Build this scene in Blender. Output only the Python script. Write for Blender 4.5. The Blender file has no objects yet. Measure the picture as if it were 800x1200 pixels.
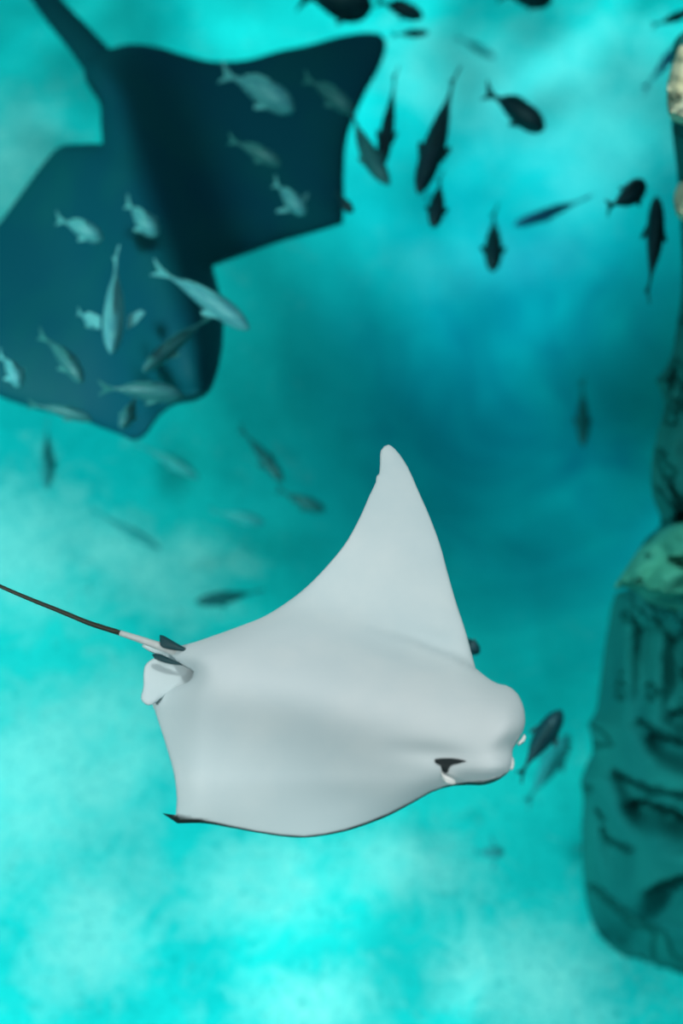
import bpy, bmesh, math, random
import numpy as np
from mathutils import Vector, noise, geometry

S = bpy.context.scene
C = S.collection
random.seed(4)

# ---------------------------------------------------------------- camera, world, lamps, exposure
CAM = Vector((0.0, 0.0, 1.45))
TILT = math.radians(30)                      # off straight down
F = 600 / math.tan(math.radians(18))         # focal length in pixels of the 800x1200 frame
FWD = Vector((0, math.sin(TILT), -math.cos(TILT)))
UP = Vector((0, math.cos(TILT), math.sin(TILT)))

cd = bpy.data.cameras.new('camera')
cam = bpy.data.objects.new('camera', cd)
C.objects.link(cam)
cam.location = CAM
cam.rotation_euler = (TILT, 0, 0)
cd.sensor_fit = 'VERTICAL'
cd.sensor_height = 36
cd.lens = 18 / math.tan(math.radians(18))
cd.clip_end = 100
cd.dof.use_dof = True
cd.dof.focus_distance = 1.86
cd.dof.aperture_fstop = 2.2
S.camera = cam

S.view_settings.view_transform = 'Standard'
S.view_settings.look = 'None'
S.view_settings.gamma = 1
S.view_settings.use_curve_mapping = False
S.view_settings.exposure = 0.0


def P(x, y, z):
    """world point seen at pixel (x, y) of the frame, at height z"""
    d = FWD + Vector(((x - 400) / F, 0, 0)) + UP * ((600 - y) / F)
    return CAM + d * ((z - CAM.z) / d.z)


def mpp(x, y, z):
    return (P(x, y, z) - CAM).dot(FWD) / F


w = bpy.data.worlds.new('hall_light')
S.world = w
w.use_nodes = True
bg = w.node_tree.nodes['Background']
bg.inputs[0].default_value = (0.86, 0.95, 1.0, 1)
bg.inputs[1].default_value = 0.36


def aim(o, target):
    o.rotation_euler = (Vector(target) - o.location).to_track_quat('-Z', 'Y').to_euler()


def spot(name, loc, target, power, deg, blend=0.8, col=(1, 1, 1), size=0.15, ripple=None):
    l = bpy.data.lights.new(name, 'SPOT')
    l.energy = power
    l.spot_size = math.radians(deg)
    l.spot_blend = blend
    l.color = col
    l.shadow_soft_size = size
    o = bpy.data.objects.new(name, l)
    C.objects.link(o)
    o.location = loc
    aim(o, target)
    if ripple:                                # the rippled surface breaks the beam into dapples
        l.use_nodes = True
        nt = l.node_tree
        em = nt.nodes['Emission']
        tc = nt.nodes.new('ShaderNodeTexCoord')
        n1 = nt.nodes.new('ShaderNodeTexNoise')
        n1.inputs['Scale'].default_value = ripple[0]
        n1.inputs['Detail'].default_value = 3
        n1.inputs['Distortion'].default_value = 1.2
        mr = nt.nodes.new('ShaderNodeMapRange')
        mr.inputs['From Min'].default_value = 0.36
        mr.inputs['From Max'].default_value = 0.66
        mr.inputs['To Min'].default_value = ripple[1]
        mr.inputs['To Max'].default_value = ripple[2]
        nt.links.new(tc.outputs['Normal'], n1.inputs['Vector'])
        nt.links.new(n1.outputs['Fac'], mr.inputs['Value'])
        nt.links.new(mr.outputs['Result'], em.inputs['Strength'])
    return o


FLOOR_Z = -2.2
# unseen spots added above the tank to brighten chosen areas
spot('fill_near', (-4.5, -0.6, 3.2), P(130, 930, FLOOR_Z), 2850, 34, 1.0, (1, 0.99, 0.96), 0.5, (13, 0.4, 1.9))
spot('fill_front', (0.6, -2.6, 3.6), P(470, 1180, FLOOR_Z), 380, 30, 1.0, (1, 0.99, 0.96), 0.06, (13, 0.5, 1.7))
spot('fill_far', (1.4, 3.4, 4.6), P(610, -10, FLOOR_Z), 3000, 22, 1.0, (1, 0.99, 0.96), 0.06, (14, 0.5, 1.5))
spot('fill_ray', (0.8, 2.0, 4.5), P(440, 670, -0.15), 510, 18, 0.8, (1, 0.985, 0.96), 0.5)
spot('fill_left', (-5.2, 1.0, 2.4), P(20, 370, -1.2), 340, 15, 1.0, (1, 1, 0.25), 0.3)
spot('fill_corner', (-2.2, 4.6, 4.2), P(110, 60, FLOOR_Z), 1300, 20, 1.0, (1, 0.99, 0.96), 0.06, (14, 0.5, 1.5))
spot('fill_rock', (1.3, 3.4, 2.6), P(800, 860, -1.2), 540, 24, 0.8, (1, 1, 0.95), 0.08)

# ---------------------------------------------------------------- materials


def mat(name, col, rough=0.6, spec=0.3, noise_scale=0, col2=None, bump=0.0, lo=0.4, hi=0.65, detail=4):
    m = bpy.data.materials.new(name)
    m.use_nodes = True
    nt = m.node_tree
    b = nt.nodes['Principled BSDF']
    b.inputs['Base Color'].default_value = (*col, 1)
    b.inputs['Roughness'].default_value = rough
    b.inputs['Specular IOR Level'].default_value = spec
    if noise_scale:
        tc = nt.nodes.new('ShaderNodeTexCoord')
        n = nt.nodes.new('ShaderNodeTexNoise')
        n.inputs['Scale'].default_value = noise_scale
        n.inputs['Detail'].default_value = detail
        nt.links.new(tc.outputs['Object'], n.inputs['Vector'])
        r = nt.nodes.new('ShaderNodeValToRGB')
        r.color_ramp.elements[0].position = lo
        r.color_ramp.elements[0].color = (*col, 1)
        r.color_ramp.elements[1].position = hi
        r.color_ramp.elements[1].color = (*(col2 or col), 1)
        nt.links.new(n.outputs['Fac'], r.inputs['Fac'])
        nt.links.new(r.outputs['Color'], b.inputs['Base Color'])
        if bump:
            bp = nt.nodes.new('ShaderNodeBump')
            bp.inputs['Strength'].default_value = bump
            bp.inputs['Distance'].default_value = 0.02
            nt.links.new(n.outputs['Fac'], bp.inputs['Height'])
            nt.links.new(bp.outputs['Normal'], b.inputs['Normal'])
    return m


def skin_mat(name, pale, pale2, dark, scale):
    """pale and dark skin split by the 'dorsal' vertex attribute, softly mottled"""
    m = mat(name, pale, 0.6, 0.1, scale, pale2, 0.03, 0.42, 0.62)
    nt = m.node_tree
    b = nt.nodes['Principled BSDF']
    src = b.inputs['Base Color'].links[0].from_socket
    at = nt.nodes.new('ShaderNodeAttribute')
    at.attribute_name = 'dorsal'
    mx = nt.nodes.new('ShaderNodeMix')
    mx.data_type = 'RGBA'
    nt.links.new(at.outputs['Fac'], mx.inputs[0])
    nt.links.new(src, mx.inputs[6])
    mx.inputs[7].default_value = (*dark, 1)
    nt.links.new(mx.outputs[2], b.inputs['Base Color'])
    return m


M = {}
M['belly'] = skin_mat('pale_ray_skin', (0.58, 0.66, 0.68), (0.64, 0.70, 0.71), (0.012, 0.022, 0.02), 9)
M['dark_ray'] = skin_mat('dark_ray_skin', (0.001, 0.066, 0.104), (0.002, 0.080, 0.104), (0.005, 0.06, 0.08), 5)  # dark ray: the water's blue veil is put into the skin colour
M['white_skin'] = mat('white_skin', (0.85, 0.85, 0.82))
M['fin_grey'] = mat('grey_fin_skin', (0.62, 0.62, 0.58), 0.5, 0.2, 12, (0.52, 0.53, 0.50))
M['mouth'] = mat('dark_mouth', (0.012, 0.02, 0.022), 0.4)
M['tail_dark'] = mat('dark_tail_skin', (0.02, 0.022, 0.012), 0.5)
M['tail_pale'] = mat('pale_tail_skin', (0.50, 0.51, 0.50), 0.5, 0.2, 40, (0.62, 0.63, 0.62))
M['fin_dark'] = mat('dark_fin_skin', (0.09, 0.095, 0.075), 0.5)
FC = {'pale': ((0.07, 0.28, 0.33), (0.14, 0.40, 0.42)), 'mid': ((0.025, 0.13, 0.15), (0.045, 0.19, 0.19)),
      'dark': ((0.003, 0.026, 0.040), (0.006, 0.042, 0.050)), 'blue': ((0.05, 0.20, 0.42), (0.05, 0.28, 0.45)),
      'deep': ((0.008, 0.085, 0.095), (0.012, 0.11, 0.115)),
      'dim': ((0.05, 0.27, 0.29), (0.05, 0.33, 0.34))}  # dim: water haze put into the colour of the faint fish
for k, (a, b_) in FC.items():
    M['fish_' + k] = mat('fish_scales_' + k, a, 0.45, 0.4, 6, b_)
    M['fin_' + k] = mat('fish_fin_' + k, tuple(v * 1.15 for v in b_), 0.5)

# ---------------------------------------------------------------- helpers


def tag(o, label, cat, group=None):
    o['label'] = label
    o['category'] = cat
    if group:
        o['group'] = group
    return o


def empty(name, loc):
    o = bpy.data.objects.new(name, None)
    o.empty_display_size = 0.05
    o.location = loc
    C.objects.link(o)
    return o


def link(name, me, m, parent=None, smooth=True):
    if m:
        me.materials.append(m)
    if smooth:
        for p in me.polygons:
            p.use_smooth = True
    o = bpy.data.objects.new(name, me)
    C.objects.link(o)
    if parent:
        o.parent = parent
    return o


def pydata(name, v, f, m, parent=None, smooth=True):
    off = parent.location if parent else Vector()
    if parent and parent.parent:
        off = off + parent.parent.location
    me = bpy.data.meshes.new(name)
    me.from_pydata([tuple(Vector(p) - off) for p in v], [], f)
    me.update()
    return link(name, me, m, parent, smooth)


def spline(pts, step, closed=True):
    """Catmull-Rom through (x, y[, 'c']) points; 'c' marks a sharp corner"""
    n = len(pts)
    out = []
    segs = n if closed else n - 1
    for i in range(segs):
        p1, p2 = pts[i], pts[(i + 1) % n]
        p0 = pts[(i - 1) % n] if (closed or i > 0) else p1
        p3 = pts[(i + 2) % n] if (closed or i + 2 < n) else p2
        if len(p1) > 2:
            p0 = p1
        if len(p2) > 2:
            p3 = p2
        a, b, c, d = (np.array(q[:2], float) for q in (p0, p1, p2, p3))
        k = max(1, int(np.linalg.norm(c - b) / step))
        for j in range(k):
            t = j / k
            out.append(0.5 * (2 * b + (c - a) * t + (2 * a - 5 * b + 4 * c - d) * t * t + (3 * b - a - 3 * c + d) * t ** 3))
    if not closed:
        out.append(np.array(pts[-1][:2], float))
    return np.array(out)


def seg_dist(p, a, b):
    """distance from points p (n,2) to every segment a-b, the least of them"""
    best = np.full(len(p), 1e9)
    for q, r in zip(a, b):
        d = r - q
        L = max(d @ d, 1e-9)
        t = np.clip(((p - q) @ d) / L, 0, 1)
        e = p - (q + t[:, None] * d)
        best = np.minimum(best, np.sqrt((e * e).sum(1)))
    return best


def inside(p, poly):
    x, y = p[:, 0], p[:, 1]
    r = np.zeros(len(p), bool)
    n = len(poly)
    for i in range(n):
        x1, y1 = poly[i]
        x2, y2 = poly[(i + 1) % n]
        c = ((y1 > y) != (y2 > y))
        with np.errstate(divide='ignore', invalid='ignore'):
            r ^= c & (x < (x2 - x1) * (y - y1) / (y2 - y1 + 1e-12) + x1)
    return r


def lofted(outline, step, grid, rings=()):
    """fill an outline with a fine triangle net; points, distance to the edge, boundary count, triangles"""
    b = spline(outline, step)
    area = 0.5 * np.sum(b[:, 0] * np.roll(b[:, 1], -1) - np.roll(b[:, 0], -1) * b[:, 1])
    if area < 0:
        b = b[::-1]
    x0, y0 = b.min(0)
    x1, y1 = b.max(0)
    g = []
    row = 0
    yy = y0
    while yy < y1:
        xx = x0 + (grid / 2 if row % 2 else 0)
        while xx < x1:
            g.append((xx, yy))
            xx += grid
        yy += grid * 0.87
        row += 1
    g = np.array(g)
    g = g[inside(g, b)]
    dist = seg_dist(g, b, np.roll(b, -1, 0))
    big = max(rings) if rings else 0
    g = g[dist > big + grid * 0.5]
    extra = [g]
    nrm = np.roll(b, -1, 0) - np.roll(b, 1, 0)
    nrm = np.stack([-nrm[:, 1], nrm[:, 0]], 1) / np.maximum(np.linalg.norm(nrm, axis=1), 1e-6)[:, None]
    for r in rings:
        q = b + nrm * r
        q = q[inside(q, b)]
        dq = seg_dist(q, b, np.roll(b, -1, 0))
        extra.append(q[dq > r * 0.85])
    pts = np.concatenate([b] + extra)
    nb = len(b)
    res = geometry.delaunay_2d_cdt([Vector(p) for p in pts], [(i, (i + 1) % nb) for i in range(nb)], [], 1, 1e-4)
    v = np.array([tuple(q) for q in res[0]])
    tris = [tuple(t) for t in res[2]]
    d = seg_dist(v, b, np.roll(b, -1, 0))
    onb = d < 1e-3
    d[onb] = 0
    return v, d, onb, tris


def shell(name, outline, zfun, m, parent=None, step=5, grid=7, rings=(1.5, 4), attr=None):
    """closed body over a pixel-plan outline: zfun(x, y, d) gives the upper and lower height at each point"""
    v, d, onb, tris = lofted(outline, step, grid, rings)
    zu, zl = zfun(v[:, 0], v[:, 1], d)
    verts, low = [], {}
    for i in range(len(v)):
        verts.append(P(v[i, 0], v[i, 1], zu[i]))
    for i in range(len(v)):
        if onb[i]:
            low[i] = i
        else:
            low[i] = len(verts)
            verts.append(P(v[i, 0], v[i, 1], zl[i]))
    faces = []
    for a, b, c in tris:
        n = (verts[b] - verts[a]).cross(verts[c] - verts[a])
        if n.z < 0:
            a, c = c, a
        faces.append((a, b, c))
        if not (low[a] == a and low[b] == b and low[c] == c):
            faces.append((low[c], low[b], low[a]))
    o = pydata(name, verts, faces, m, parent)
    if attr is not None:
        at = o.data.attributes.new('dorsal', 'FLOAT', 'POINT')
        vals = np.ones(len(verts))
        vals[:len(v)] = attr(v[:, 0], v[:, 1], d)
        at.data.foreach_set('value', vals.astype(np.float32))
    return o


def tube(name, path, radii, m, parent=None, sides=10, flat=1.0):
    n = len(path)
    v, f = [], []
    for i, p in enumerate(path):
        t = (path[min(i + 1, n - 1)] - path[max(i - 1, 0)]).normalized()
        s = t.cross(Vector((0, 0, 1)))
        s = s.normalized() if s.length > 1e-4 else Vector((1, 0, 0))
        u = s.cross(t)
        for k in range(sides):
            a = 2 * math.pi * k / sides
            v.append(p + s * math.cos(a) * radii[i] + u * math.sin(a) * radii[i] * flat)
    for i in range(n - 1):
        for k in range(sides):
            a, b = i * sides + k, i * sides + (k + 1) % sides
            f.append((a, b, b + sides, a + sides))
    f.append(tuple(range(sides))[::-1])
    f.append(tuple(range((n - 1) * sides, n * sides)))
    return pydata(name, v, f, m, parent)


def smooth(a, b, x):
    t = np.clip((x - a) / (b - a), 0, 1)
    return t * t * (3 - 2 * t)


def gauss2(x, y, cx, cy, sx, sy, ang=0):
    c, s = math.cos(ang), math.sin(ang)
    u = (x - cx) * c + (y - cy) * s
    v = -(x - cx) * s + (y - cy) * c
    return np.exp(-0.5 * ((u / sx) ** 2 + (v / sy) ** 2))


def fbm(x, y, z, oct=4):
    return noise.fractal(Vector((x, y, z)), 1.0, 2.0, oct)


# ---------------------------------------------------------------- the tank: floor and water
HOLE = P(620, 470, FLOOR_Z - 0.5)


def make_floor():
    nx, ny = 240, 240
    v, f = [], []
    for j in range(ny + 1):
        for i in range(nx + 1):
            X = -6 + 12 * i / nx
            Y = -4 + 12 * j / ny
            z = FLOOR_Z + 0.06 * fbm(X * 0.8, Y * 0.8, 3.1) - 0.75 * math.exp(-((X - HOLE.x) ** 2 / 0.55 + (Y - HOLE.y) ** 2 / 1.0))
            v.append((X, Y, z))
    for j in range(ny):
        for i in range(nx):
            a = j * (nx + 1) + i
            f.append((a, a + 1, a + nx + 2, a + nx + 1))
    m = bpy.data.materials.new('painted_tank_floor')
    m.use_nodes = True
    nt = m.node_tree
    b = nt.nodes['Principled BSDF']
    b.inputs['Roughness'].default_value = 0.85
    b.inputs['Specular IOR Level'].default_value = 0.1
    tc = nt.nodes.new('ShaderNodeTexCoord')

    def nz(scale, detail, dist=0.0, rough=0.55):
        n = nt.nodes.new('ShaderNodeTexNoise')
        n.inputs['Scale'].default_value = scale
        n.inputs['Detail'].default_value = detail
        n.inputs['Distortion'].default_value = dist
        n.inputs['Roughness'].default_value = rough
        nt.links.new(tc.outputs['Object'], n.inputs['Vector'])
        return n.outputs['Fac']

    def ramp(sock, stops):
        r = nt.nodes.new('ShaderNodeValToRGB')
        e = r.color_ramp.elements
        e[0].position, e[0].color = stops[0][0], (*stops[0][1], 1)
        e[1].position, e[1].color = stops[1][0], (*stops[1][1], 1)
        for p, c in stops[2:]:
            q = e.new(p)
            q.color = (*c, 1)
        nt.links.new(sock, r.inputs['Fac'])
        return r.outputs['Color']

    def mix(fac, a, bb, mode='MIX'):
        x = nt.nodes.new('ShaderNodeMix')
        x.data_type = 'RGBA'
        x.blend_type = mode
        if isinstance(fac, float):
            x.inputs[0].default_value = fac
        else:
            nt.links.new(fac, x.inputs[0])
        nt.links.new(a, x.inputs[6])
        nt.links.new(bb, x.inputs[7])
        return x.outputs[2]

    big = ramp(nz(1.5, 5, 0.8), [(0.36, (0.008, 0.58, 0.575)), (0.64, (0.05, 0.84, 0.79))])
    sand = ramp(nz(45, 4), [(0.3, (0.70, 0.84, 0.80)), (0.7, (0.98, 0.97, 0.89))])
    # pale sand, with ragged bright caustic patches put into the floor colour
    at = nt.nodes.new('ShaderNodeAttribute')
    at.attribute_name = 'bright_patch'
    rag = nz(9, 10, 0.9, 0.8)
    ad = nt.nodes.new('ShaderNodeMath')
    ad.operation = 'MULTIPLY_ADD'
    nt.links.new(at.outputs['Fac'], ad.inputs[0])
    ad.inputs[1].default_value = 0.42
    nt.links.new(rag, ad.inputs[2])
    patch_mask = ramp(ad.outputs[0], [(0.56, (0, 0, 0)), (0.90, (0.8, 0.8, 0.8))])
    c = mix(patch_mask, big, sand)
    spk = ramp(nz(75, 4), [(0.33, (0.55, 0.76, 0.77)), (0.45, (1, 1, 1))])
    c = mix(1.0, c, spk, 'MULTIPLY')
    # dimmer, bluer light of the deep middle put into the basin's colour
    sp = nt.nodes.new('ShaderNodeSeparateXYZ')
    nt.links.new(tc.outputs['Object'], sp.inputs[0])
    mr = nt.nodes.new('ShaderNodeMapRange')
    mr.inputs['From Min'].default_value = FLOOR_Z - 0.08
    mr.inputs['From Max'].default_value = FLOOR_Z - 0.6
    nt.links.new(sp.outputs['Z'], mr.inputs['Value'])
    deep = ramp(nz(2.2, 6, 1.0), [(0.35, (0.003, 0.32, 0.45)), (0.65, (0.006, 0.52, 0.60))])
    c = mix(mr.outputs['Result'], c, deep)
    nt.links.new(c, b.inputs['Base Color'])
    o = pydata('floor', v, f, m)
    bright_patches = [(60, 930, 130, 55, -.5), (300, 1030, 70, 40, -.2), (105, 1090, 50, 60, .4), (620, 1150, 80, 50, .3), (20, 640, 80, 60, .4), (60, 860, 120, 40, -.5), (690, 50, 110, 60, .3),
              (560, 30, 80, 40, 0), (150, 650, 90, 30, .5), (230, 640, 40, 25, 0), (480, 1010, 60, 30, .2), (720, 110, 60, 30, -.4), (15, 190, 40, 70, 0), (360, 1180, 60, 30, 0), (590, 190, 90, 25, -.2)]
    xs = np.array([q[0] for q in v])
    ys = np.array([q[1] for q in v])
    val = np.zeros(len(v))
    for px, py, rx, ry, an in bright_patches:
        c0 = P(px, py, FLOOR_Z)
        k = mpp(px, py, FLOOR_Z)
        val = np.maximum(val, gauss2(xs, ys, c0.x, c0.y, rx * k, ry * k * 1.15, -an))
    at = o.data.attributes.new('bright_patch', 'FLOAT', 'POINT')
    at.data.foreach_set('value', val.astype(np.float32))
    o['kind'] = 'structure'


make_floor()


def make_water():
    me = bpy.data.meshes.new('water')
    bm = bmesh.new()
    bmesh.ops.create_cube(bm, size=1)
    for q in bm.verts:
        q.co = Vector((q.co.x * 11.6, 2 + q.co.y * 11.6, 0.0 if q.co.z > 0 else FLOOR_Z - 1.6))
    bm.to_mesh(me)
    bm.free()
    m = bpy.data.materials.new('clear_turquoise_water')
    m.use_nodes = True
    nt = m.node_tree
    nt.nodes.clear()
    out = nt.nodes.new('ShaderNodeOutputMaterial')
    ab = nt.nodes.new('ShaderNodeVolumeAbsorption')
    k = (0.40, 0.10, 0.095)
    dens = max(k) / 0.98
    ab.inputs['Color'].default_value = (*(1 - q / dens for q in k), 1)
    ab.inputs['Density'].default_value = dens
    nt.links.new(ab.outputs[0], out.inputs['Volume'])
    o = link('water', me, m, smooth=False)
    o['kind'] = 'structure'


make_water()

# ---------------------------------------------------------------- the pale ray, belly up under the surface
RZ = -0.15
hero_outline = [
    (455, 521), (466, 530), (478, 548), (490, 575), (504, 607), (516, 640), (524, 670), (534, 705), (546, 742), (557, 783, 'c'),
    (572, 795), (583, 801), (595, 804), (606, 813), (613, 828), (615, 845), (612, 858), (604, 872), (600, 880), (600, 892),
    (597, 903), (584, 914), (566, 920), (548, 920), (526, 922), (505, 929), (480, 943), (455, 956), (430, 966), (405, 974), (380, 979), (356, 981.5),
    (330, 980), (300, 975.5), (270, 970), (240, 965), (208, 965, 'c'), (190, 953, 'c'), (206, 955, 'c'), (207, 935), (204, 908),
    (197, 882), (189, 856), (181, 832), (179, 824), (190, 812), (206, 805, 'c'), (222, 798), (226, 788), (214, 780), (196, 773), (178, 765), (166, 757), (170, 753), (184, 755), (206, 757), (226, 753), (250, 745), (275, 736),
    (310, 722), (340, 703), (362, 685), (385, 661), (405, 636), (421, 607), (432, 582), (440, 565), (441, 558), (444, 555), (445, 543), (446, 528),
]


def hero_z(x, y, d):
    axis = np.array([[270, 790], [350, 800], [470, 835], [585, 865]], float)
    p = np.stack([x, y], 1)
    da = seg_dist(p, axis[:-1], axis[1:])
    body = np.exp(-(da / 80.0) ** 2)
    z0 = RZ + 0.034 * body
    # wing over the head sinks behind the body, then lifts to its tip
    fold = gauss2(x, y, 500, 762, 75, 17, math.radians(18))
    z0 = z0 - 0.014 * fold
    ly = np.interp(x, [380, 430, 480, 530, 562], [728, 738, 751, 770, 788])
    t = y - ly
    z0 = z0 - 0.013 * smooth(390, 520, x) * smooth(3, -5, t) * smooth(-60, -5, t)
    z0 = z0 - 0.00022 * np.clip(735 - y, 0, 400) + 0.03 * smooth(720, 620, y)
    # lower wing rolls away at its rim
    z0 = z0 - 0.03 * smooth(910, 985, y) - 0.03 * smooth(240, 175, x)
    # head: blunt double-lobed snout with a groove
    z0 = z0 + 0.012 * gauss2(x, y, 588, 838, 24, 26) + 0.012 * gauss2(x, y, 572, 898, 24, 14) - 0.013 * gauss2(x, y, 598, 876, 22, 8, math.radians(-25))
    z0 = z0 - 0.006 * gauss2(x, y, 516, 884, 34, 8, math.radians(5))
    z0 = z0 + 0.006 * gauss2(x, y, 330, 805, 90, 35, 0.2) - 0.004 * gauss2(x, y, 345, 925, 90, 20, 0.1)
    # gill slits, two faint rows
    up = 0.006 + 0.03 * body
    lo = 0.008 + 0.05 * body
    r = np.sqrt(1 - (1 - np.minimum(d / 26.0, 1)) ** 2)
    return z0 + up * r, z0 - lo * r


rim_x = [180, 200, 212, 225, 245, 270, 300, 330, 356, 380, 405, 430, 455, 480, 505, 526, 548, 566, 584, 600]
rim_y = [940, 953, 957.5, 958, 962, 967.5, 973.5, 978, 979.8, 977, 971.6, 963.4, 953.4, 940.5, 926.6, 919.6, 916.5, 916.5, 911.5, 903]


def hero_dark(x, y, d):
    ry = np.interp(x, rim_x, rim_y)
    m = smooth(-1.0, 1.0, y - ry) * (y > 900) * (x < 600)
    return np.where((x < 205) & (y > 945), 1.0, m)


base = P(390, 780, RZ)
ray = tag(empty('cownose_ray', base), 'large pale ray showing its smooth whitish belly, thin dark tail trailing left', 'ray')
shell('body', hero_outline, hero_z, M['belly'], ray, 4, 6, (1.2, 2.4, 4, 7), hero_dark)


def flat_z(z, t, w_=8.0, tilt=None):
    def f(x, y, d):
        r = np.sqrt(1 - (1 - np.minimum(d / w_, 1)) ** 2)
        zz = z + (tilt(x, y) if tilt else 0)
        return zz + t * r, zz - t * r
    return f


pf = shell('pelvic_fin', [(215, 770), (190, 768), (172, 777), (168, 790), (168, 805), (165, 818), (170, 825), (178, 826), (196, 814), (225, 806), (236, 790), (230, 774)],
           flat_z(RZ - 0.003, 0.004), M['belly'], ray, 4, 5, (1.5,), lambda x, y, d: x * 0)
# tail: pale root, then a whip
ctrl = [(236, 772), (205, 763), (180, 755), (163, 749), (135, 740), (104, 730), (70, 716), (30, 700), (0, 687), (-40, 670), (-100, 652)]
tp = spline(ctrl, 5, False)
pale = [q for q in tp if q[0] > 140]
darkp = [q for q in tp if q[0] <= 146]
zt = lambda x: RZ + 0.012 - 0.0001 * max(0, 200 - x)
k0 = mpp(150, 750, RZ)
tail = tube('tail', [P(q[0], q[1], zt(q[0])) for q in pale], [np.interp(q[0], [140, 165, 200, 236], [3.4, 4.0, 5.5, 5]) * k0 for q in pale], M['tail_pale'], ray)
tube('whip', [P(q[0], q[1], zt(q[0])) for q in darkp], [np.interp(q[0], [-100, 0, 80, 140], [1.4, 2.3, 2.9, 3.3]) * k0 for q in darkp], M['tail_dark'], ray)
shell('dorsal_fin', [(187, 744, 'c'), (192, 745), (206, 753), (222, 763), (205, 762), (189, 758)], flat_z(RZ + 0.026, 0.003), M['fin_dark'], ray, 3, 3, (1,))
shell('tail_shade_strip', [(178, 767), (186, 766), (200, 772), (217, 780, 'c'), (198, 778), (181, 772)], flat_z(RZ + 0.018, 0.002), M['fin_dark'], ray, 3, 3, (1,))  # dark strip put in for the shadow line under the tail
# mouth and lips at the side of the head


def on_body(x, y):
    return float(hero_z(np.array([x]), np.array([y]), np.array([30.0]))[0][0])


def patch_z(lift, t=0.002):
    def f(x, y, d):
        zz = hero_z(x, y, np.full_like(x, 30.0))[0] + lift
        r = np.sqrt(1 - (1 - np.minimum(d / 4.0, 1)) ** 2)
        return zz + t * r, zz - 0.004
    return f


shell('mouth', [(509, 890), (520, 888.5), (534, 889), (547, 892, 'c'), (536, 895), (527, 898), (524, 906), (518, 904), (516, 897), (511, 895)], patch_z(0.001, 0.001), M['mouth'], ray, 2, 3, (1,))
shell('lip', [(516, 903, 'c'), (521, 908), (530, 912), (534, 918), (528, 920), (519, 915)], patch_z(0.002, 0.004), M['white_skin'], ray, 2, 3, (1,))
for pl in ([(614, 860), (616, 863), (614, 869), (607, 874), (605, 871), (610, 866)], [(599, 886), (602, 890), (602, 898), (599, 903), (597, 897), (597, 890)]):
    shell('cephalic_lobe', pl, flat_z(RZ + 0.03, 0.006, 3), M['white_skin'], ray, 2, 2, (0.8,))

# ---------------------------------------------------------------- the dark ray deeper down
DZ = -1.05
dark_outline = [
    (100, 70), (116, 62), (150, 52), (185, 55), (215, 64), (250, 72), (290, 70), (325, 60), (360, 53), (400, 42), (432, 38), (448, 42), (452, 56), (444, 80), (430, 105),
    (416, 135), (406, 165), (403, 200), (403, 230), (402, 262, 'c'), (370, 272), (330, 283), (290, 297), (249, 312, 'c'), (255, 335), (261, 365), (261, 400), (256, 430), (246, 458),
    (228, 470), (205, 474), (186, 488), (172, 508), (158, 516), (140, 509), (118, 501), (95, 492), (65, 485), (35, 477), (0, 465), (-45, 440), (-85, 405), (-110, 360), (-95, 330),
    (-60, 305), (-25, 285), (0, 260), (28, 222), (52, 190), (70, 172), (92, 169), (120, 168, 'c'), (118, 145), (117, 122), (108, 108), (99, 90),
]


def dark_z(x, y, d):
    # body ridge from the tail root to the head; the near wing faces left, the far wing slopes away to the right
    t = ((x - 110) * 110 + (y - 70) * 340) / (110 ** 2 + 340 ** 2)
    side = ((x - 110) * 340 - (y - 70) * 110) / math.hypot(110, 340)      # + to the right
    body = np.exp(-(side / 70) ** 2)
    z0 = DZ + 0.10 * body - 0.0003 * np.clip(side - 20, 0, None) - 0.0003 * np.clip(-side, 0, None)
    z0 = z0 - 0.05 * smooth(380, 520, y)
    r = np.sqrt(1 - (1 - np.minimum(d / 40.0, 1)) ** 2)
    return z0 + (0.02 + 0.04 * body) * r, z0 - (0.02 + 0.05 * body) * r


dray = tag(empty('dark_ray', P(190, 260, DZ)), 'big dark navy ray seen from its back, gliding under a shoal of small fish', 'ray')
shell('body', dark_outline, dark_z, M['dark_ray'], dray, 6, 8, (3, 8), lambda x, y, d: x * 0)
tq = spline([(150, 110), (112, 68), (92, 44), (70, 20), (45, -12), (15, -50), (-30, -90)], 8, False)
kd = mpp(80, 30, DZ)
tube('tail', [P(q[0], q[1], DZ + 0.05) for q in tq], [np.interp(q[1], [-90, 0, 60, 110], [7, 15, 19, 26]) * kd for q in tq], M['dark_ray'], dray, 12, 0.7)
shell('dorsal_fin', [(72, 40, 'c'), (84, 39), (96, 46), (104, 56), (92, 54), (82, 45)], flat_z(DZ + 0.06, 0.006), M['dark_ray'], dray, 3, 4, (1,))

# ---------------------------------------------------------------- fish
PROF = [(-0.42, 0.07), (-0.36, 0.09), (-0.28, 0.17), (-0.18, 0.30), (-0.06, 0.42), (0.08, 0.495), (0.20, 0.50), (0.31, 0.45), (0.40, 0.34), (0.46, 0.20), (0.495, 0.07)]


def bendy(x, bend):
    return bend * (0.25 - (x + 0.1) ** 2 * 1.4)


PROTO = {}


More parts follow.
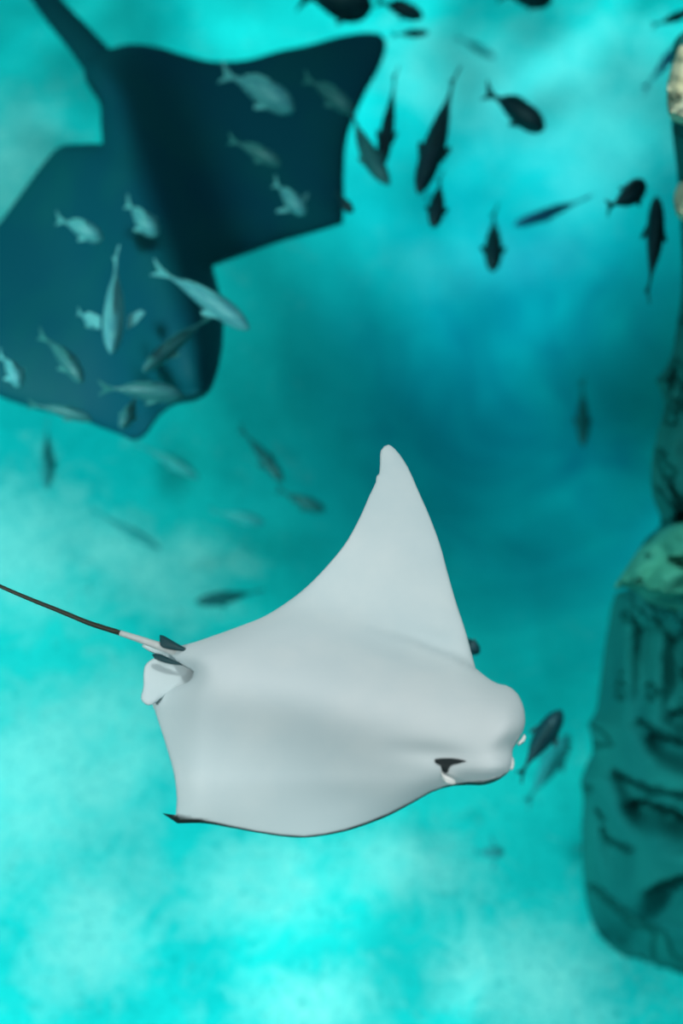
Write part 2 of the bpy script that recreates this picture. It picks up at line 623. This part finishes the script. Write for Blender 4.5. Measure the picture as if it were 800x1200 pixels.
def fish_meshes(kind, bend):
    """body, fins and tail of a fish of unit length and unit width, nose towards +x"""
    key = (kind, bend)
    if key in PROTO:
        return PROTO[key]
    sides = 12
    res = []
    v, f = [], []
    for x, r in PROF:
        for k in range(sides):
            a = 2 * math.pi * k / sides
            v.append((x, bendy(x, bend) + r * math.cos(a), 0.62 * r * math.sin(a) * 2))
    n = len(PROF)
    for i in range(n - 1):
        for k in range(sides):
            a, b = i * sides + k, i * sides + (k + 1) % sides
            f.append((a, a + sides, b + sides, b))
    f.append(tuple(range(sides)))
    f.append(tuple(range((n - 1) * sides, n * sides))[::-1])
    res.append(('body', v, f, 'fish_'))

    def plate(name, pts, axis, th):
        """a thin fin: outline points (x, y, z), thickness along axis"""
        k = len(pts)
        e = Vector(axis) * th
        vv = [tuple(Vector(p) + e) for p in pts] + [tuple(Vector(p) - e) for p in pts]
        ff = [tuple(range(k)), tuple(range(2 * k - 1, k - 1, -1))]
        ff += [(i, i + k, (i + 1) % k + k, (i + 1) % k) for i in range(k)]
        res.append((name, vv, ff, 'fin_'))

    b1 = bendy(-0.4, bend)
    b2 = bendy(-0.56, bend)
    plate('tail_fin', [(-0.40, b1, 0.14), (-0.50, b2 + .06, 0.50), (-0.60, b2 + .22, 0.82), (-0.53, b2, 0.10), (-0.52, b2, -0.10), (-0.60, b2 - .22, -0.75), (-0.50, b2 - .06, -0.45), (-0.40, b1, -0.14)], (0, 1, 0), 0.045)
    b0 = bendy(0.05, bend)
    plate('dorsal_fin', [(0.22, bendy(.22, bend), 0.55), (0.10, b0, 0.86), (-0.06, b0, 0.80), (-0.24, bendy(-.24, bend), 0.42), (-0.20, bendy(-.2, bend), 0.26), (0.1, b0, 0.5)], (0, 1, 0), 0.03)
    for s in (1, -1):
        bb = bendy(0.2, bend)
        plate('pectoral_fin', [(0.24, bb + s * 0.44, -0.1), (0.17, bb + s * 0.72, -0.16), (0.06, bb + s * 0.98, -0.2), (0.03, bb + s * 0.84, -0.18), (0.10, bb + s * 0.45, -0.1)], (0, 0, 1), 0.025)
    out = []
    for name, vv, ff, pre in res:
        me = bpy.data.meshes.new(name + '_' + kind)
        me.from_pydata(vv, [], ff)
        me.update()
        me.materials.append(M[pre + kind])
        for p in me.polygons:
            p.use_smooth = name == 'body'
        out.append((name, me))
    PROTO[key] = out
    return out


def fish(head, tailp, wpx, z, kind, label, group, bend=0.0, fins=0.76):
    a, b = P(*head, z), P(*tailp, z)
    mid = (a + b) / 2
    d = a - b
    r = empty('fish', mid)
    r.rotation_euler = (0, 0, math.atan2(d.y, d.x))
    L = d.length / 1.09
    W = wpx * mpp((head[0] + tailp[0]) / 2, (head[1] + tailp[1]) / 2, z)
    r.scale = (L, W, W)
    tag(r, label, 'fish', group)
    for name, me in fish_meshes(kind, bend):
        o = bpy.data.objects.new(name, me)
        C.objects.link(o)
        o.parent = r
        if name == 'pectoral_fin':
            o.scale = (1.0, fins, 1.0)
        if name == 'tail_fin':
            o.scale = (1.0, 0.9, 0.55)
    return r


G1, G2, G3, G4 = 'fish over the dark ray', 'dark fish over the bright floor', 'dim fish near the floor', 'fish at the upper edge'
FISH = [
    # over the dark ray
    ((349, 130), (262, 86), 30, -.82, 'pale', 'plump pale fish over the dark ray, topmost of the shoal there', G1, .3),
    ((332, 194), (270, 164), 17, -.80, 'mid', 'slim dim fish over the middle of the dark ray, below the plump pale one', G1, .2),
    ((359, 252), (322, 214), 19, -.85, 'pale', 'small pale fish with spread fins near the lower right edge of the dark ray', G1, 0, 1.3),
    ((415, 132), (358, 92), 20, -.85, 'mid', 'dim grey fish crossing the wing tip of the dark ray', G1, .4),
    ((414, 250), (393, 226), 11, -.8, 'dark', 'tiny dark fish slipping past the straight edge of the dark ray wing', G1, 0),
    ((123, 281), (68, 257), 20, -.8, 'pale', 'short pale blue fish on the left wing of the dark ray, above the finned one', G1, .3),
    ((186, 277), (149, 238), 22, -.8, 'pale', 'short bright fish on the back ridge of the dark ray', G1, 0),
    ((131, 419), (136, 300), 25, -.72, 'pale', 'long pale fish heading down with both side fins spread over the dark ray', G1, .1, 1.45),
    ((118, 384), (92, 366), 13, -.8, 'pale', 'tiny bright fish tucked beside the long finned fish', G1, 0),
    ((298, 387), (184, 316), 24, -.75, 'pale', 'long grey fish leaving the head of the dark ray towards open water', G1, .4),
    ((163, 437), (247, 371), 18, -.8, 'mid', 'slender dim fish slanting down to the left over the head of the dark ray', G1, -.3),
    ((218, 463), (120, 455), 22, -.78, 'mid', 'green grey fish lying level across the snout of the dark ray', G1, .2),
    ((101, 449), (48, 393), 19, -.8, 'mid', 'curved blue grey fish on the left wing below the finned fish', G1, .6),
    ((27, 453), (0, 416), 19, -.8, 'pale', 'small fish cut by the left frame on the dark ray wing', G1, .5),
    ((112, 492), (36, 474), 14, -.85, 'mid', 'faint fish along the lower edge of the dark ray wing', G1, .3),
    ((142, 504), (160, 462), 16, -.85, 'mid', 'faint short fish at the snout tip of the dark ray', G1, .2),
    # dark fish over the bright floor
    ((454, 221), (412, 130), 21, -0.9, 'mid', 'curved teal fish just right of the dark ray, behind a blackish fish', G2, -.7),
    ((444, 208), (463, 88), 17, -.95, 'dark', 'narrow blackish fish heading down beside the dark ray wing', G2, .2),
    ((489, 233), (532, 92), 27, -.85, 'dark', 'longest blackish fish, heading down in open water right of the dark ray', G2, .15),
    ((508, 269), (516, 208), 19, -.9, 'dark', 'small blackish fish under the longest dark fish', G2, .1),
    ((641, 153), (570, 108), 27, -.9, 'dark', 'stout blackish fish heading right below the bright water patch', G2, .2),
    ((577, 321), (579, 248), 21, -1.2, 'dark', 'lone teal black fish heading down over the blue middle of the tank', G2, 0),
    ((758, 214), (712, 243), 25, -.75, 'dark', 'stubby black fish near the rock, beside a long tapering one', G2, -.3),
    ((771, 226), (759, 344), 21, -.8, 'dark', 'long tapering dark fish heading up beside the rock pillar', G2, -.35),
    ((598, 266), (690, 231), 13, -1.3, 'blue', 'blurred blue fish above the lone teal black fish', G2, .3),
    ((659, 829), (610, 908), 25, -1.15, 'dark', 'dark fish heading up between the pale snout and the boulder', G2, .15),
    ((668, 858), (618, 940), 24, -2.0, 'dim', 'faint ghost reflection of the dark fish near the pale snout', G3, .1),  # pale fish shape put in for the dark fish's reflected ghost
    ((563, 766), (532, 745), 17, -.7, 'dark', 'black green fish peeking out from behind the pale ray wing', G2, 0),
    # dim fish near the floor
    ((334, 567), (282, 503), 15, -1.6, 'deep', 'teal fish left of the pale wing tip, heading down right', G3, .2),
    ((383, 600), (326, 574), 15, -1.75, 'deep', 'teal fish close to the pale wing edge, following another', G3, -.2),
    ((236, 561), (158, 519), 13, -1.8, 'dim', 'faint slim fish below the snout of the dark ray', G3, .3),
    ((312, 613), (248, 599), 13, -1.8, 'dim', 'faint level fish between the pale wing and the bright floor', G3, .1),
    ((192, 646), (108, 598), 10, -1.95, 'dim', 'very faint thin fish over the bright floor left of centre', G3, .1),
    ((226, 707), (306, 692), 15, -1.9, 'deep', 'smudged fish just above the trailing edge of the pale ray', G3, .2),
    ((55, 576), (55, 496), 16, -1.9, 'dim', 'faint upright fish by the left frame below the dark ray', G3, 0),
    ((683, 526), (682, 446), 15, -1.7, 'deep', 'faint upright fish over the blue middle, left of the rock pillar', G3, 0),
    ((592, 999), (556, 999), 13, -2.0, 'dim', 'small star like fish with spread fins below the pale snout', G3, 0, 1.7),
    # at the upper edge
    ((440, 8), (352, -4), 40, -1.0, 'dark', 'broad black fish cut by the upper frame above the dark ray', G4, .1),
    ((498, 20), (442, 2), 17, -1.0, 'dark', 'green black fish at the upper frame beside the broad black one', G4, .1),
    ((504, 38), (460, 41), 8, -1.1, 'dark', 'thin dark sliver of a fish right of the dark ray tip', G4, 0),
    ((650, 0), (586, -6), 22, -1.0, 'dark', 'dark fish cut by the upper frame over the bright patch', G4, .1),
    ((812, 12), (765, 30), 10, -1.0, 'dark', 'thin dark fish in the upper right corner', G4, -.2),
    ((808, 40), (755, 104), 12, -1.3, 'blue', 'blurred blue fish passing behind the pale rock knob', G4, .3),
    ((582, 68), (536, 44), 9, -1.9, 'dim', 'faint thin fish above the stout blackish fish', G4, 0),
]
for rec in FISH:
    fish(*rec)

# ---------------------------------------------------------------- rockwork on the right
M['rock'] = mat('green_grey_rock', (0.008, 0.13, 0.13), 0.8, 0.12, 4, (0.025, 0.22, 0.20), 0.15, 0.3, 0.75, 6)
M['ledge'] = mat('pale_green_ledge_rock', (0.02, 0.19, 0.165), 0.7, 0.3, 7, (0.07, 0.29, 0.20), 0.2, 0.35, 0.68, 8)  # ledge rock, lighter and greener than the rest
M['pale_rock'] = mat('pale_yellow_rock', (0.62, 0.50, 0.30), 0.7, 0.3, 9, (0.85, 0.75, 0.55), 0.4, 0.4, 0.65, 8)


def crease(x, y, line, width, depth):
    """a ledge: ground drops below the line and recovers downwards"""
    lx = np.array([p[0] for p in line], float)
    ly = np.array([p[1] for p in line], float)
    yy = np.interp(x, lx, ly)
    t = y - yy
    inx = smooth(lx[0] - 14, lx[0] + 26, x) * smooth(lx[-1] + 14, lx[-1] - 16, x)
    return -depth * inx * smooth(-2, 2, t) * smooth(width, 2, t)


def ridges(x, y, z, sx, sy, amp, seed):
    return np.array([amp * (noise.ridged_multi_fractal(Vector((a / sx, b / sy, seed)), 0.9, 2.1, 5, 0.9, 2.0) - 1.0) for a, b in zip(x, y)])


def facets(x, y, sx, sy, amp, seed):
    out = []
    for a, b in zip(x, y):
        q = Vector((a / sx, b / sy, seed))
        q = q + 0.35 * Vector((noise.noise(q * 1.7), noise.noise(q * 1.7 + Vector((9, 3, 1))), 0))
        d = noise.voronoi(q)[0]
        out.append(amp * (min(1.0, (d[1] - d[0]) * 2.2) - 0.5))
    return np.array(out)


def boulder_z(x, y, d):
    z = np.interp(y, [680, 850, 1000, 1180], [-1.25, -1.45, -1.7, -2.0])
    z = z + 0.42 * (1 - np.exp(-d / 55.0)) - 0.3
    z = z + (facets(x, y, 120, 90, 0.03, 2.2) + ridges(x, y, 0, 80, 110, 0.008, 2.2)) * np.minimum(d / 20, 1)
    for L, w_, dp in (([(716, 902), (735, 914), (760, 925), (800, 932), (900, 925)], 60, .12), ([(732, 938), (770, 943), (800, 958), (900, 968)], 60, .06),
                      ([(700, 950), (712, 985), (735, 994)], 60, .08), ([(698, 1040), (722, 1062), (745, 1082), (772, 1090)], 75, .13),
                      ([(758, 1044), (780, 1034), (810, 1025), (900, 1020)], 80, .13), ([(764, 860), (780, 864), (800, 870), (900, 872)], 45, .10),
                      ([(742, 842), (760, 852), (778, 860)], 40, .06), ([(782, 838), (800, 832), (840, 836)], 36, .07), ([(728, 1118), (770, 1130), (820, 1138)], 50, .09),
                      ([(728, 720), (745, 728), (770, 722), (800, 735), (850, 730)], 60, .06)):
        z = z + crease(x, y, L, w_, dp) * np.minimum(d / 15, 1)
    # long upright folds on the upper face
    z = z + 0.035 * np.sin(x * 0.17 + y * 0.035 + 1.5 * np.sin(y * 0.02)) * smooth(860, 800, y) * np.minimum(d / 20, 1)
    r = np.sqrt(1 - (1 - np.minimum(d / 60.0, 1)) ** 2)
    return z, z - 0.02 - 0.9 * r


def pillar_z(x, y, d):
    z = np.interp(y, [40, 330, 640, 760], [-0.45, -0.8, -1.2, -1.35])
    z = z + 0.24 * (1 - np.exp(-d / 28.0)) - 0.1 + (facets(x, y, 34, 80, 0.07, 7.7) + ridges(x, y, 0, 40, 60, 0.015, 7.7)) * np.minimum(d / 10, 1)
    r = np.sqrt(1 - (1 - np.minimum(d / 60.0, 1)) ** 2)
    return z, z - 0.02 - 0.8 * r


def ledge_z(x, y, d):
    z = np.interp(y, [620, 700, 760], [-1.05, -1.10, -1.28])
    z = z + crease(x, y, [(722, 690), (745, 688), (760, 692), (790, 700), (840, 690)], 60, .10) + 0.10 * (1 - np.exp(-d / 10.0)) + (facets(x, y, 50, 40, 0.06, 4.1) + ridges(x, y, 0, 40, 40, 0.012, 4.1)) * np.minimum(d / 12, 1)
    r = np.sqrt(1 - (1 - np.minimum(d / 20.0, 1)) ** 2)
    return z, z - 0.02 - 0.3 * r


def knob_z(zc, h):
    def f(x, y, d):
        z = zc + h * np.sqrt(1 - (1 - np.minimum(d / 22.0, 1)) ** 2) + ridges(x, y, 0, 30, 22, 0.012, 1.3) * np.minimum(d / 6, 1)
        r = np.sqrt(1 - (1 - np.minimum(d / 20.0, 1)) ** 2)
        return z, z - 0.005 - 0.5 * h * r
    return f


rock = tag(empty('rock_outcrop', P(850, 1000, FLOOR_Z)), 'tall green grey rock outcrop with ledges and cracks along the right edge', 'rock')
shell('boulder', [(735, 690), (718, 705), (712, 735), (707, 765), (702, 805), (698, 832), (689, 848, 'c'), (692, 862), (694, 880), (686, 898), (680, 916), (683, 935), (681, 970), (682, 1010), (685, 1045), (692, 1075),
                  (703, 1097), (722, 1115), (745, 1130), (768, 1140), (790, 1154), (830, 1172), (880, 1185), (950, 1190), (1050, 1150), (1100, 1000), (1080, 800), (1000, 690), (860, 660)],
      boulder_z, M['rock'], rock, 5, 6, (3,))
shell('pillar', [(797, 40), (787, 90), (787, 150), (793, 200), (797, 260), (799, 330), (793, 380), (785, 420), (768, 446, 'c'), (775, 462), (777, 480), (769, 510), (763, 545), (764, 580), (773, 605), (772, 618), (756, 632), (747, 650), (745, 690), (760, 740), (900, 760),
                 (1000, 600), (1000, 300), (960, 80), (880, 20)], pillar_z, M['rock'], rock, 5, 6, (3,))
shell('ledge', [(775, 622), (762, 634), (748, 644), (736, 662), (724, 680), (719, 690), (732, 688), (744, 694), (760, 706), (780, 712), (798, 716), (840, 720), (880, 690), (870, 630), (810, 612)],
      ledge_z, M['ledge'], rock, 4, 5, (2,))
shell('knob', [(800, 52), (789, 72), (782, 95), (781, 118), (785, 138), (800, 146), (830, 150), (860, 110), (840, 60)], knob_z(-0.42, 0.06), M['pale_rock'], rock, 3, 4, (1.5,))
shell('knob', [(800, 212), (791, 222), (789, 238), (795, 256), (815, 262), (835, 240), (825, 214)], knob_z(-0.55, 0.05), M['pale_rock'], rock, 3, 4, (1.5,))
